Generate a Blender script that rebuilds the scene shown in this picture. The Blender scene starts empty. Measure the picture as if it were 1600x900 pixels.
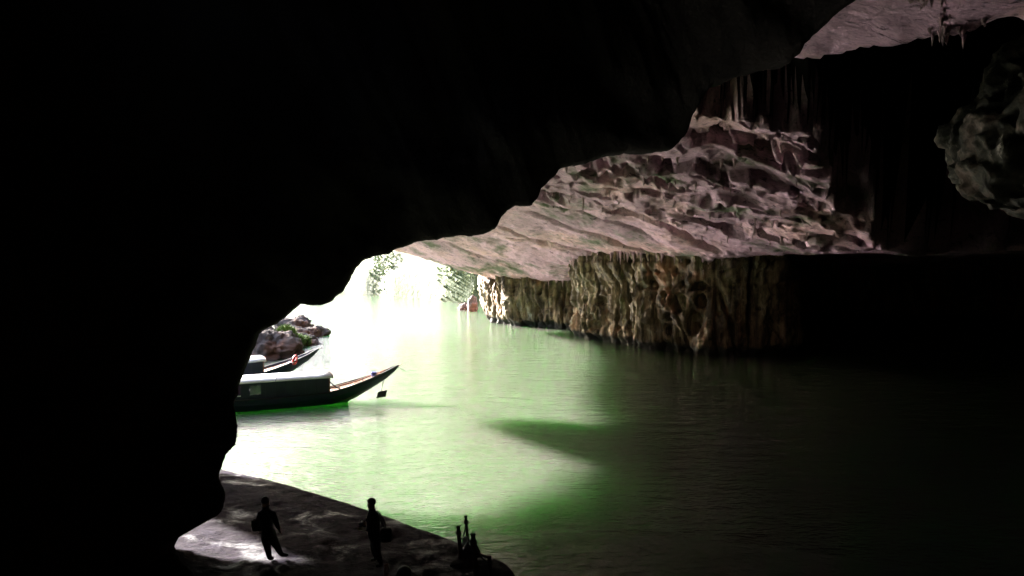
import bpy, bmesh, math, random
import numpy as np
from mathutils import Vector, Matrix

random.seed(7)
np.random.seed(7)
scene = bpy.context.scene
col = scene.collection

# ------------------------------------------------------------------ camera
CAM_H = 8.6            # eye height above the river
F = 1180.0             # focal length in photo pixels (1600 wide)
PITCH = math.atan(50.0 / F)
cam_d = bpy.data.cameras.new('camera')
cam_d.sensor_width = 36.0
cam_d.lens = F / 1600.0 * 36.0
cam_d.clip_start = 0.1
cam_d.clip_end = 5000.0
cam = bpy.data.objects.new('camera', cam_d)
cam.location = (0, 0, CAM_H)
cam.rotation_euler = (math.pi / 2 - PITCH, 0, 0)
col.objects.link(cam)
scene.camera = cam

# ------------------------------------------------------------------ light
SUN_EL = math.radians(21.0)
SUN_H = Vector((-0.785, 0.62, 0)).normalized()       # towards the sun, in plan: ahead and to the left
to_sun = Vector((SUN_H.x * math.cos(SUN_EL), SUN_H.y * math.cos(SUN_EL), math.sin(SUN_EL)))
world = bpy.data.worlds.new('World')
scene.world = world
world.use_nodes = True
wn = world.node_tree.nodes
sky = wn.new('ShaderNodeTexSky')
sky.sky_type = 'NISHITA'
sky.sun_disc = False
sky.sun_elevation = SUN_EL
sky.sun_rotation = math.atan2(SUN_H.x, SUN_H.y)
sky.air_density = 1.0
sky.dust_density = 3.5
sky.ozone_density = 1.0
bg = wn['Background']
bg.inputs['Strength'].default_value = 0.1
world.node_tree.links.new(sky.outputs[0], bg.inputs['Color'])
sun_d = bpy.data.lights.new('sun', 'SUN')
sun_d.energy = 5.0
sun_d.angle = math.radians(3.0)
sun_d.color = (1.0, 0.965, 0.92)
sun = bpy.data.objects.new('sun', sun_d)
sun.rotation_euler = to_sun.to_track_quat('Z', 'Y').to_euler()
sun.location = (-60, 90, 60)
col.objects.link(sun)

scene.view_settings.view_transform = 'Standard'
scene.view_settings.look = 'None'
scene.view_settings.gamma = 1.0
scene.view_settings.use_curve_mapping = False
scene.view_settings.exposure = 4.35
scene.render.engine = 'CYCLES'
cy = scene.cycles
cy.max_bounces = 8
cy.diffuse_bounces = 2
cy.glossy_bounces = 4
cy.sample_clamp_indirect = 15.0
cy.caustics_reflective = True
cy.blur_glossy = 0.3
cy.use_denoising = True

# ------------------------------------------------------------------ helpers
def unp(px, py, Y):
    """photo pixel + distance ahead -> point in the place"""
    rx = (px - 800.0) / F
    ry = -(py - 450.0) / F
    cp, sp = math.cos(PITCH), math.sin(PITCH)
    d = Vector((rx, cp + ry * sp, -sp + ry * cp))
    t = Y / d.y
    return Vector((d.x * t, Y, CAM_H + d.z * t))

def ground(px, py, z):
    rx = (px - 800.0) / F
    ry = -(py - 450.0) / F
    cp, sp = math.cos(PITCH), math.sin(PITCH)
    d = Vector((rx, cp + ry * sp, -sp + ry * cp))
    t = (z - CAM_H) / d.z
    return Vector((d.x * t, d.y * t, z))

def _hash(ix, iy, iz):
    h = (ix.astype(np.int64) * 374761393 + iy.astype(np.int64) * 668265263 + iz.astype(np.int64) * 2147483647 // 7 * 3) & 0xFFFFFFFF
    h = ((h ^ (h >> 13)) * 1274126177) & 0xFFFFFFFF
    h = ((h ^ (h >> 16)) * 2246822519) & 0xFFFFFFFF
    return (h ^ (h >> 15)) & 0xFFFFFFFF

_G = np.array([(1,1,0),(-1,1,0),(1,-1,0),(-1,-1,0),(1,0,1),(-1,0,1),(1,0,-1),(-1,0,-1),
               (0,1,1),(0,-1,1),(0,1,-1),(0,-1,-1),(1,1,0),(-1,1,0),(0,-1,1),(0,-1,-1)], float)

def perlin(x, y, z):
    x, y, z = np.broadcast_arrays(np.asarray(x, float), np.asarray(y, float), np.asarray(z, float))
    xi, yi, zi = np.floor(x), np.floor(y), np.floor(z)
    fx, fy, fz = x - xi, y - yi, z - zi
    u = fx**3 * (fx * (fx * 6 - 15) + 10)
    v = fy**3 * (fy * (fy * 6 - 15) + 10)
    w = fz**3 * (fz * (fz * 6 - 15) + 10)
    out = 0
    for a in (0, 1):
        for b in (0, 1):
            for c in (0, 1):
                g = _G[_hash(xi + a, yi + b, zi + c) % 16]
                dot = g[..., 0] * (fx - a) + g[..., 1] * (fy - b) + g[..., 2] * (fz - c)
                out = out + dot * (u if a else 1 - u) * (v if b else 1 - v) * (w if c else 1 - w)
    return out

def fbm(x, y, z, oct=4, gain=0.5):
    s, a = 0, 1.0
    for k in range(oct):
        f = 2.0 ** k
        s = s + a * perlin(x * f + 17.3 * k, y * f - 9.1 * k, z * f + 4.7 * k)
        a *= gain
    return s

def ridge(x, y, z, oct=3):
    s, a = 0, 1.0
    for k in range(oct):
        f = 2.0 ** k
        s = s + a * (1 - 2 * np.abs(perlin(x * f + 5.1 * k, y * f, z * f + 2.3 * k)) * 1.6)
        a *= 0.5
    return s

def sstep(a, b, x):
    t = np.clip((x - a) / (b - a), 0, 1)
    return t * t * (3 - 2 * t)

def link(me, name, mat=None, parent=None):
    o = bpy.data.objects.new(name, me)
    col.objects.link(o)
    if mat is not None:
        me.materials.append(mat)
    if parent is not None:
        o.parent = parent
    return o

def grid_mesh(name, V, mat, smooth=True, flip=False, parent=None):
    """V: (n, m, 3) array of points -> one mesh object"""
    n, m = V.shape[:2]
    idx = np.arange(n * m).reshape(n, m)
    q = np.stack([idx[:-1, :-1], idx[1:, :-1], idx[1:, 1:], idx[:-1, 1:]], -1).reshape(-1, 4)
    if flip:
        q = q[:, ::-1]
    me = bpy.data.meshes.new(name)
    me.vertices.add(n * m)
    me.vertices.foreach_set('co', V.reshape(-1).astype(np.float32))
    nf = len(q)
    me.loops.add(nf * 4)
    me.loops.foreach_set('vertex_index', q.reshape(-1).astype(np.int32))
    me.polygons.add(nf)
    me.polygons.foreach_set('loop_start', np.arange(0, nf * 4, 4, dtype=np.int32))
    if smooth:
        me.polygons.foreach_set('use_smooth', np.ones(nf, dtype=bool))
    me.update(calc_edges=True)
    me.validate()
    return link(me, name, mat, parent)

def struct(o):
    o['kind'] = 'structure'
    return o

def tag(o, label, cat, group=None):
    o['label'] = label
    o['category'] = cat
    if group:
        o['group'] = group
    return o

def empty(name, loc, rz=0.0):
    o = bpy.data.objects.new(name, None)
    col.objects.link(o)
    o.location = loc
    o.rotation_euler = (0, 0, rz)
    o.empty_display_size = 0.2
    return o

def resample(P, step):
    P = np.array(P, float)
    d = np.r_[0, np.cumsum(np.linalg.norm(np.diff(P, axis=0), axis=1))]
    n = max(2, int(d[-1] / step))
    s = np.linspace(0, d[-1], n)
    return np.stack([np.interp(s, d, P[:, k]) for k in range(P.shape[1])], 1), s

def gsmooth(A, sig):
    if sig <= 0:
        return A
    r = int(sig * 3) + 1
    k = np.exp(-0.5 * (np.arange(-r, r + 1) / sig) ** 2)
    k /= k.sum()
    B = np.pad(A, ((r, r), (0, 0)), mode='edge')
    return np.stack([np.convolve(B[:, c], k, 'valid') for c in range(A.shape[1])], 1)

# ------------------------------------------------------------------ materials
class NT:
    def __init__(self, name):
        self.m = bpy.data.materials.new(name)
        self.m.use_nodes = True
        self.t = self.m.node_tree
        self.b = self.t.nodes['Principled BSDF']
        self.co = self.t.nodes.new('ShaderNodeTexCoord')
    def n(self, kind, **kw):
        nd = self.t.nodes.new(kind)
        for k, v in kw.items():
            if k in nd.inputs:
                nd.inputs[k].default_value = v
            else:
                setattr(nd, k, v)
        return nd
    def l(self, a, b):
        self.t.links.new(a, b)
    def vec(self, scale, src='Object'):
        mp = self.n('ShaderNodeMapping')
        mp.inputs['Scale'].default_value = scale
        self.l(self.co.outputs[src], mp.inputs['Vector'])
        return mp.outputs[0]
    def noise(self, scale, detail=5, rough=0.6, vscale=(1, 1, 1), dist=0.0, src='Object'):
        nd = self.n('ShaderNodeTexNoise', Scale=scale, Detail=detail, Roughness=rough, Distortion=dist)
        self.l(self.vec(vscale, src), nd.inputs['Vector'])
        return nd.outputs['Fac']
    def ramp(self, fac, stops, interp='LINEAR'):
        nd = self.n('ShaderNodeValToRGB')
        cr = nd.color_ramp
        cr.interpolation = interp
        while len(cr.elements) < len(stops):
            cr.elements.new(0.5)
        for e, (p, c) in zip(cr.elements, stops):
            e.position = p
            e.color = (*c, 1) if len(c) == 3 else c
        self.l(fac, nd.inputs['Fac'])
        return nd.outputs['Color']
    def mix(self, fac, a, b, mode='MIX'):
        nd = self.n('ShaderNodeMix', data_type='RGBA', blend_type=mode)
        if isinstance(fac, float):
            nd.inputs[0].default_value = fac
        else:
            self.l(fac, nd.inputs[0])
        for s, v in ((6, a), (7, b)):
            if isinstance(v, tuple):
                nd.inputs[s].default_value = (*v, 1)
            else:
                self.l(v, nd.inputs[s])
        return nd.outputs[2]
    def bump(self, h, strength=0.5, dist=0.1):
        nd = self.n('ShaderNodeBump', Strength=strength, Distance=dist)
        self.l(h, nd.inputs['Height'])
        self.l(nd.outputs[0], self.b.inputs['Normal'])
        return nd
    def done(self, color=None, rough=0.8, spec=0.3, **kw):
        if color is not None:
            if isinstance(color, tuple):
                self.b.inputs['Base Color'].default_value = (*color, 1)
            else:
                self.l(color, self.b.inputs['Base Color'])
        if isinstance(rough, (int, float)):
            self.b.inputs['Roughness'].default_value = rough
        else:
            self.l(rough, self.b.inputs['Roughness'])
        self.b.inputs['Specular IOR Level'].default_value = spec
        for k, v in kw.items():
            self.b.inputs[k].default_value = v
        return self.m

def bw(v):
    return (v, v, v)

def mat_ceiling():
    n = NT('ceiling_limestone')
    a = n.ramp(n.noise(0.12, 5, 0.6), [(0.32, (0.48, 0.295, 0.37)), (0.48, (0.72, 0.445, 0.555)), (0.62, (0.78, 0.48, 0.49))])
    g = n.ramp(n.noise(0.22, 6, 0.65), [(0.52, bw(0)), (0.64, bw(1))])
    c = n.mix(g, a, (0.17, 0.175, 0.115))
    fine = n.ramp(n.noise(4.5, 10, 0.78, (0.7, 2.2, 1)), [(0.3, bw(0.35)), (0.52, bw(1.0))])
    c = n.mix(0.9, c, fine, 'MULTIPLY')
    fleck = n.ramp(n.noise(1.6, 7, 0.75, (0.6, 2.0, 1), 0.5), [(0.37, bw(0.10)), (0.43, bw(1))])
    c = n.mix(0.9, c, fleck, 'MULTIPLY')
    h = n.noise(2.2, 10, 0.75, (0.8, 1.6, 1))
    n.bump(h, 1.0, 0.35)
    return n.done(c, 0.75, 0.3)

def mat_wall():
    n = NT('streaked_limestone')
    a = n.ramp(n.noise(0.7, 6, 0.65, (1, 1, 0.35)), [(0.3, (0.06, 0.038, 0.022)), (0.46, (0.17, 0.115, 0.065)), (0.58, (0.29, 0.215, 0.125)), (0.7, (0.46, 0.41, 0.34))])
    st = n.ramp(n.noise(2.2, 7, 0.68, (1, 1, 0.06), 0.3), [(0.42, bw(0.10)), (0.60, bw(1))])
    c = n.mix(0.85, a, st, 'MULTIPLY')
    moss = n.ramp(n.noise(0.9, 6, 0.7, (1, 1, 0.3)), [(0.56, bw(0)), (0.68, bw(0.45))])
    c = n.mix(moss, c, (0.17, 0.17, 0.05))
    rust = n.ramp(n.noise(0.4, 4, 0.6, (1, 1, 0.5)), [(0.56, bw(0)), (0.7, bw(0.7))])
    c = n.mix(rust, c, (0.28, 0.11, 0.05))
    # dark tide line just above the water
    sep = n.n('ShaderNodeSeparateXYZ')
    n.l(n.co.outputs['Object'], sep.inputs[0])
    ad = n.n('ShaderNodeMath', operation='ADD')
    n.l(sep.outputs[2], ad.inputs[0])
    nz = n.n('ShaderNodeMath', operation='MULTIPLY')
    n.l(n.noise(1.2, 4, 0.6), nz.inputs[0]); nz.inputs[1].default_value = -1.2
    n.l(nz.outputs[0], ad.inputs[1])
    td = n.ramp(ad.outputs[0], [(0.0, bw(1)), (0.35, bw(0))])
    c = n.mix(td, c, (0.03, 0.027, 0.022))
    n.bump(n.noise(2.5, 9, 0.72, (1, 1, 0.5)), 0.9, 0.2)
    return n.done(c, 0.8, 0.3)

def mat_shade_rock():
    n = NT('shade_dark_limestone')
    a = n.ramp(n.noise(0.35, 6, 0.62), [(0.3, (0.010, 0.008, 0.008)), (0.6, (0.024, 0.020, 0.019))])  # limestone darkened well below its own tone, shade put into the colour
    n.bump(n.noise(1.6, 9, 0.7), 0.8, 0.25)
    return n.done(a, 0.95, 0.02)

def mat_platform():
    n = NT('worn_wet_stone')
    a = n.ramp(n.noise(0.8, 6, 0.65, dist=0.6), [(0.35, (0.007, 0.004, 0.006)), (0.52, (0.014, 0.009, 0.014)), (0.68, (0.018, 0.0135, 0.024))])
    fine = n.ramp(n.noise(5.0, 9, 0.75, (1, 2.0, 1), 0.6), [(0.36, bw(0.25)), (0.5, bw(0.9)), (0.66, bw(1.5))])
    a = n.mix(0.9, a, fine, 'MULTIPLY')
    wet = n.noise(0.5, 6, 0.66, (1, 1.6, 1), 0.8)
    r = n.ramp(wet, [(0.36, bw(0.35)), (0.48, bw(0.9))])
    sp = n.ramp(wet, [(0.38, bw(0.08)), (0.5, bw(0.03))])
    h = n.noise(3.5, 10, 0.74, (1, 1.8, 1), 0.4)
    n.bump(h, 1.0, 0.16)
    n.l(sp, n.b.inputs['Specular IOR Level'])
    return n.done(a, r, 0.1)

def mat_shore_rock():
    n = NT('weathered_shore_rock')
    a = n.ramp(n.noise(0.8, 6, 0.65), [(0.3, (0.045, 0.034, 0.03)), (0.48, (0.11, 0.083, 0.075)), (0.66, (0.2, 0.165, 0.155))])
    r = n.ramp(n.noise(0.35, 4, 0.6), [(0.5, bw(0)), (0.6, bw(0.85))])
    c = n.mix(r, a, (0.14, 0.06, 0.035))
    n.bump(n.noise(2.2, 9, 0.72, (1, 1, 2.0)), 1.0, 0.25)
    return n.done(c, 0.8, 0.3)

def mat_water():
    n = NT('murky_green_water')
    b = n.b
    b.inputs['Base Color'].default_value = (0.052, 0.073, 0.042, 1)
    b.inputs['Subsurface Weight'].default_value = 1.0
    b.inputs['Subsurface Radius'].default_value = (0.45, 1.25, 0.4)
    b.inputs['Subsurface Scale'].default_value = 18.0
    b.inputs['Roughness'].default_value = 0.06
    b.inputs['IOR'].default_value = 1.33
    b.inputs['Specular IOR Level'].default_value = 0.5
    w1 = n.noise(0.55, 4, 0.6, (1.0, 2.0, 1))
    w2 = n.noise(2.6, 4, 0.6, (1.0, 2.2, 1))
    ad = n.n('ShaderNodeMath', operation='MULTIPLY_ADD')
    n.l(w2, ad.inputs[0]); ad.inputs[1].default_value = 0.5; n.l(w1, ad.inputs[2])
    n.bump(ad.outputs[0], 1.0, 0.18)
    return n.m

def flat(name, color, rough=0.6, spec=0.4, nscale=3.0, var=0.3, bump=0.15, bd=0.02, metal=0.0):
    n = NT(name)
    f = n.noise(nscale, 6, 0.65)
    c = n.ramp(f, [(0.3, tuple(v * (1 - var) for v in color)), (0.7, tuple(min(1, v * (1 + var)) for v in color))])
    n.bump(n.noise(nscale * 6, 5, 0.6), bump, bd)
    m = n.done(c, rough, spec)
    n.b.inputs['Metallic'].default_value = metal
    return m

def mat_crust():
    n = NT('crusted_grey_green_rock')
    a = n.ramp(n.noise(0.8, 8, 0.7), [(0.34, (0.018, 0.018, 0.014)), (0.5, (0.055, 0.052, 0.04)), (0.62, (0.13, 0.10, 0.08))])
    w = n.ramp(n.noise(1.4, 5, 0.7, (1, 1, 0.4)), [(0.62, bw(0)), (0.70, bw(0.6))])
    c = n.mix(w, a, (0.5, 0.46, 0.38))
    n.bump(n.noise(2.0, 10, 0.75), 1.0, 0.4)
    return n.done(c, 0.9, 0.1)

M = dict(crust=mat_crust(), ceil=mat_ceiling(), wall=mat_wall(), dark=mat_shade_rock(), plat=mat_platform(), shore=mat_shore_rock(), water=mat_water())

# ------------------------------------------------------------------ the cave: ceiling as one sheet
def ceiling_plane(X, Y):
    return 8.6 + 0.2 * (70 - Y) + 0.25 * (12 - X)

EDGE_X = np.array([-20, -10, 2, 8.8, 14.5, 18, 21.7, 27, 36, 70], float)
EDGE_Y = np.array([31, 33, 35, 36.0, 38.0, 42, 47.4, 53, 58, 62], float)

def ceiling_h(X, Y):
    wx = X + 1.3 * fbm(X * 0.35, Y * 0.35, 3.1, 3)
    wy = Y + 1.3 * fbm(X * 0.35, Y * 0.35, 8.7, 3)
    P = ceiling_plane(X, Y)
    P = np.maximum(P, 6.3 + 0.05 * (X + 5))
    P = np.maximum(P, 8.9 - 4 * sstep(60, 66, Y) * 0 - 3 * (X < 17))
    # broad undulation
    P = P + 0.55 * fbm(X * 0.13, Y * 0.13, 1.7, 3)
    # scalloped shingle-like ledges on the part nearer the camera
    k = sstep(63, 55, Y + 0.35 * (X - 8))
    q = (wy * 0.9 + wx * 0.25 + 2.5 * fbm(X * 0.16, Y * 0.16, 5.5, 3)) / 4.4
    fr = q - np.floor(q)
    step = 0.65
    saw = step * (fr - sstep(0.0, 0.10, fr)) * 1.0
    amp = np.clip(0.6 + 1.8 * fbm(X * 0.12 + 9, Y * 0.12, 2.2, 2), 0.0, 1.4)
    P = P + k * amp * (saw + 0.45)
    q2 = (wy * 0.6 - wx * 0.7) / 2.6 + 1.4 * fbm(X * 0.22, Y * 0.22, 7.7, 2)
    f2 = q2 - np.floor(q2)
    P = P + k * 0.1 * (f2 - sstep(0, 0.2, f2)) * np.clip(1.2 + 2.5 * fbm(X * 0.2, Y * 0.2, 4.4, 2), 0, 2)
    # pockets (upward solution holes) in the ledged part
    pk = perlin(wx * 0.26, wy * 0.42, 11.1)
    P = P + k * 2.2 * sstep(0.22, 0.33, pk) + k * 0.8 * sstep(0.25, 0.38, perlin(wx * 0.7, wy * 1.0, 4.1))
    # small hanging nubs
    nb = perlin(X * 1.6, Y * 1.6, 6.6)
    P = P - k * 0.3 * sstep(0.38, 0.6, nb)
    # bedding joints across the smooth far part: thin recesses, straight in plan
    for (x0, y0, x1, y1, w, d) in JOINTS:
        dx, dy = x1 - x0, y1 - y0
        L = math.hypot(dx, dy)
        t = ((X - x0) * dx + (Y - y0) * dy) / L
        e = ((X - x0) * dy - (Y - y0) * dx) / L + 0.25 * fbm(X * 0.5, Y * 0.5, 2.9, 3)
        m = sstep(-1.5, 0.5, t) * sstep(L + 1.5, L - 0.5, t)
        P = P + m * d * np.exp(-(e / w) ** 2) + m * 0.12 * sstep(-0.1, 0.1, e) * sstep(2.5, 0.4, e)
    far = 1 - k
    P = P + far * (0.10 * fbm(X * 0.8, Y * 1.6, 4.2, 4) + 0.07 * np.abs(perlin(X * 1.5, Y * 4, 1.0)))
    P = P + 0.09 * fbm(X * 1.6, Y * 2.2, 0.3, 3) - 0.10 * np.clip(ridge(X * 0.5, Y * 1.1, 3.0, 2) - 0.85, 0, 1)
    P = P - 1.3 * sstep(78, 96, Y) * sstep(-15, -5, X)
    # ragged near edge, above which the roof jumps into a high dome
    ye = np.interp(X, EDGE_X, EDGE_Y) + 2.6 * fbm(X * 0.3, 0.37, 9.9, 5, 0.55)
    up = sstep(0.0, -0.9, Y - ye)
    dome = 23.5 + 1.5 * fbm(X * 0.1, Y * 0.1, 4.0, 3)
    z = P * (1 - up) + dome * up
    global ROOF_P, ROOF_UP
    ROOF_P, ROOF_UP = P, up
    # low shelf of roof near the camera, upper right
    yb = 24.8 - 0.85 * (X - 9.2) + 0.9 * fbm(X * 0.25, Y * 0.25, 6.1, 4)
    lip = sstep(-2.2, 0.0, Y - yb)
    B = 15.3 + 0.10 * (yb - Y) - 0.30 * lip + 0.45 * fbm(X * 0.2, Y * 0.2, 2.0, 3) + 0.10 * fbm(X * 1.3, Y * 1.3, 1, 4) - 0.16 * sstep(0.25, 0.5, perlin(X * 1.1, Y * 1.1, 3.0)) * lip
    inb = sstep(0.5, 0.0, Y - yb) * sstep(3.5, 6.0, X)
    z = z * (1 - inb) + B * inb
    global DOME_SHADE
    DOME_SHADE = (up > 0.08) & (inb < 0.5)
    return z

def plane_hit(px, py):
    a, b = unp(px, py, 1.0), unp(px, py, 101.0)
    lo, hi = 20.0, 110.0
    f = lambda Y: (lambda p: ceiling_plane(p.x, p.y) - p.z)(unp(px, py, Y))
    for _ in range(50):
        mid = (lo + hi) / 2
        if f(mid) > 0: lo = mid
        else: hi = mid
    return unp(px, py, lo)

JOINTS = []
for (a, b, w, d) in (((842, 345), (1030, 402), 0.34, 2.2), ((992, 335), (1112, 388), 0.30, 1.8), ((780, 352), (850, 386), 0.22, 1.2), ((900, 335), (1000, 366), 0.18, 1.0), ((800, 372), (930, 404), 0.22, 1.3),
                     ((850, 386), (905, 402), 0.10, 0.3), ((700, 378), (800, 408), 0.12, 0.3)):
    p, q = plane_hit(*a), plane_hit(*b)
    JOINTS.append((p.x, p.y, q.x, q.y, w, d))

xs = np.r_[np.arange(-16, 26, 0.14), np.arange(26, 80, 1.5)]
ys = np.r_[np.arange(-34, 8, 1.5), np.arange(8, 34, 0.3), np.arange(34, 100.5, 0.16), np.arange(101, 120, 1.0)]
Xg, Yg = np.meshgrid(xs, ys, indexing='ij')
Zg = ceiling_h(Xg, Yg)
shade_mask = DOME_SHADE.copy()
roof_p, roof_up = ROOF_P.copy(), ROOF_UP.copy()
# the roof ends at the cave mouth: outside that line the rock rises as a cliff
mouth = np.interp(Xg, [-16, -13.6, -4.5, 0, 20], [101, 99.5, 96.5, 99, 117]) + 0.6 * fbm(Xg * 0.4, 0.5, 1.5, 3)
outm = sstep(0.0, 1.0, Yg - mouth)
Zg = Zg + outm * 22
# lips of the ledges jut out over hollow undercuts behind them
kk = sstep(63, 55, Yg + 0.35 * (Xg - 8)) * sstep(0.05, 0.0, roof_up)
shear = kk * np.clip(roof_p - ceiling_plane(Xg, Yg) - 0.6, -1.6, 2.2)
Xd = Xg + 0.25 * shear + kk * 0.12 * fbm(Xg * 0.9, Yg * 0.9, Zg * 0.9, 3)
Yd = Yg + 0.95 * shear + kk * 0.12 * fbm(Xg * 0.9 + 31, Yg * 0.9, Zg * 0.9, 3)
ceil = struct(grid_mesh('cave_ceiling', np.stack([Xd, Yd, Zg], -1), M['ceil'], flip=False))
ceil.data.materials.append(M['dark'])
dm = shade_mask
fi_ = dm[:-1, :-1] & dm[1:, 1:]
ceil.data.polygons.foreach_set('material_index', fi_.reshape(-1).astype(np.int32))  # dome and riser faces take the darker slot, painting in their shade
ceil['label'] = 'rippled pinkish limestone ceiling of the cave above the river'

bxs = np.arange(-44, -14.5, 1.0); bys = np.arange(-36, 23, 1.0)
BX, BY = np.meshgrid(bxs, bys, indexing='ij')
struct(grid_mesh('cave_ceiling', np.stack([BX, BY, 21 + 2 * fbm(BX * 0.15, BY * 0.15, 0.4, 3)], -1), M['ceil']))

# ------------------------------------------------------------------ right hand cave wall
WALL = [(-1, 114), (-2.6, 106), (-3.6, 98.5), (-2.4, 95.2), (1, 92), (3.8, 90), (6.2, 88.8), (8.6, 87.4), (9.0, 85.4), (7.7, 83), (6.4, 80.5), (6.9, 78.4),
        (9.5, 74), (11.9, 70), (14, 67.3), (15.7, 65.3), (17.4, 64.2), (19.6, 63.9), (22.4, 64.6), (25, 67), (26.5, 73), (27.5, 84), (30, 98), (42, 106), (60, 100), (74, 70), (72, 30), (60, 0), (40, -20), (20, -30), (-14, -32), (-32, -22), (-38, 0), (-39, 24)]
pa, sa = resample(WALL, 0.14)
pa = gsmooth(pa, 3)
keep = np.where((sa < 72) | (np.arange(len(sa)) % 6 == 0))[0]
pa, sa = pa[keep], sa[keep]
tg = np.gradient(pa, axis=0)
tg /= np.linalg.norm(tg, axis=1)[:, None] + 1e-9
nr = np.stack([-tg[:, 1], tg[:, 0]], 1)         # into the rock
nr = gsmooth(nr, 4)
zw = np.r_[[-30, -3], np.arange(-1.5, 11.0, 0.12), np.arange(11.0, 27, 1.2)]
S, Zw = np.meshgrid(sa, zw, indexing='ij')
PX = np.repeat(pa[:, :1], len(zw), 1)
PY = np.repeat(pa[:, 1:], len(zw), 1)
d = 0.9 * fbm(PX * 0.2, PY * 0.2, Zw * 0.16, 3)
Sw = S + 0.9 * fbm(S * 0.4, Zw * 0.4, 6.0, 3)
d += 0.55 * perlin(S * 0.4, Zw * 0.16, 3.3) + 0.12 * np.abs(perlin(Sw * 1.1, Zw * 0.3, 1.2)) * 2 - 0.2
d += 0.38 * fbm(PX * 0.55, PY * 0.55, Zw * 0.35, 5, 0.58) + 0.22 * perlin(S * 2.3, Zw * 0.13, 8.8) + 0.14 * fbm(PX * 1.8, PY * 1.8, Zw * 1.6, 3)
qz = Zw * 0.9 + 1.5 * fbm(S * 0.25, Zw * 0.3, 2.0, 3); fz = qz - np.floor(qz)
d += 0.2 * (fz - sstep(0, 0.2, fz)) * np.clip(0.5 + 2 * fbm(S * 0.3, Zw * 0.3, 5.0, 2), 0, 1)      # worn ledges
crk = 1 - np.abs(perlin(S * 0.33 + 0.05 * Zw, Zw * 0.06, 12.0)) * 14
d += 0.9 * np.clip(crk, 0, 1) ** 1.5                         # tall vertical clefts
d += 0.10 * (np.sin(Zw * 5.5 + 2 * fbm(S * 0.2, Zw * 0.4, 1.0, 2)) > 0.5) * sstep(4.5, 6.5, Zw)   # thin beds high on the wall
d += 0.55 * sstep(1.0, 0.2, Zw + 0.8 * perlin(S * 0.5, 0.1, 0.2))          # notch cut by the river
d -= 0.6 * sstep(6.0, 8.0, Zw) * (0.5 + perlin(S * 0.9, 0.7, 2.2))       # drapery at the top
pock = perlin(S * 0.75, Zw * 0.6, 21.0)
d += 0.6 * sstep(0.46, 0.56, pock) * sstep(22, 26, S) * (Zw < 7.5)
# dark oval solution holes in the light part of the wall
rx = 800 + F * PX / PY
ry = 400 - F * (Zw - CAM_H) / PY
for (hx, hy, hw, hh) in ((1058, 424, 4, 7), (1033, 426, 3, 4), (1052, 449, 4, 6), (1023, 463, 5, 6), (1070, 443, 3, 5), (1064, 473, 11, 17), (1043, 466, 5, 12), (1046, 494, 6, 7),
                         (980, 511, 5, 8), (962, 513, 4, 5), (932, 508, 6, 8), (917, 512, 4, 8), (1041, 516, 6, 10), (995, 490, 6, 9), (980, 466, 8, 9), (937, 470, 7, 8), (913, 470, 6, 7),
                         (1078, 409, 3, 4), (1096, 447, 9, 8), (1096, 470, 8, 12), (1085, 505, 10, 20), (1016, 440, 3, 4), (1075, 395, 3, 4)):
    e = ((rx - hx) / hw) ** 2 + ((ry - hy) / hh) ** 2
    d += 0.95 * sstep(1.25, 0.6, e) * (S > 20) * (S < 60)
WX = PX + nr[:, :1] * d
WY = PY + nr[:, 1:] * d
wall_r = struct(grid_mesh('cave_wall', np.stack([WX, WY, Zw], -1), M['wall']))
wall_r['label'] = 'fluted ochre limestone wall pocked with dark holes, right of the cave mouth'

ob, _ = resample(WALL[4:], 1.0)
ot = np.gradient(gsmooth(ob, 3), axis=0); ot /= np.linalg.norm(ot, axis=1)[:, None]
on_ = gsmooth(np.stack([-ot[:, 1], ot[:, 0]], 1), 4)
oz = np.array([-31, 0, 6, 12, 18, 24, 30, 36], float)
off = 4.0 + 0.0 * oz
OXX = ob[:, :1] + on_[:, :1] * off[None, :]
OYY = ob[:, 1:] + on_[:, 1:] * off[None, :]
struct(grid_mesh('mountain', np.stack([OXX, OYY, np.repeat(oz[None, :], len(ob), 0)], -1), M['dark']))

# ------------------------------------------------------------------ near rock curtain on the left (the dark frame of the view)
NEAR = [(620, 1250, 9), (400, 1000, 13.5), (340, 940, 15.5), (309, 902, 17.5), (275, 873, 19.3), (271, 855, 20), (284, 826, 20.0), (318, 816, 20.2), (344, 803, 20.5), (348, 775, 20.9), (340, 745, 21.5),
        (348, 715, 22.2), (369, 693, 22.9), (371, 660, 23.5), (366, 632, 24.1), (370, 598, 24.4), (381, 572, 24.7), (391, 542, 25), (399, 519, 25.2), (424, 511, 25.4), (441, 498, 25.5),
        (455, 482, 25.6), (468, 474, 25.7), (488, 480, 25.8), (510, 476, 25.9), (531, 459, 26), (543, 432, 26.1), (560, 412, 26.2), (588, 399, 26.3), (604, 398, 26.3), (613, 387, 26.4), (650, 380, 26.4), (690, 370, 26.3),
        (735, 369, 26.2), (772, 357, 26), (784, 336, 25.8), (800, 321, 25.6), (832, 323, 25.4), (846, 294, 25.2), (880, 262, 25), (940, 246, 24.7), (1000, 238, 24.4), (1058, 229, 24), (1076, 204, 23.6),
        (1086, 168, 23), (1110, 138, 22.4), (1165, 112, 21.6), (1232, 99, 20.6), (1280, 48, 19.6), (1335, 0, 18.6), (1430, -70, 17.6), (1560, -150, 16.6)]
NP = [tuple(unp(*p)) for p in NEAR]
pn, sn = resample(NP, 0.09)
tn = np.gradient(gsmooth(pn, 26), axis=0)[:, [0, 2]]
tn /= np.linalg.norm(tn, axis=1)[:, None] + 1e-9
nn = np.stack([-tn[:, 1], tn[:, 0]], 1)
nn = gsmooth(nn, 22)
nn /= np.linalg.norm(nn, axis=1)[:, None] + 1e-9
pn = gsmooth(pn, 1.2)
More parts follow.
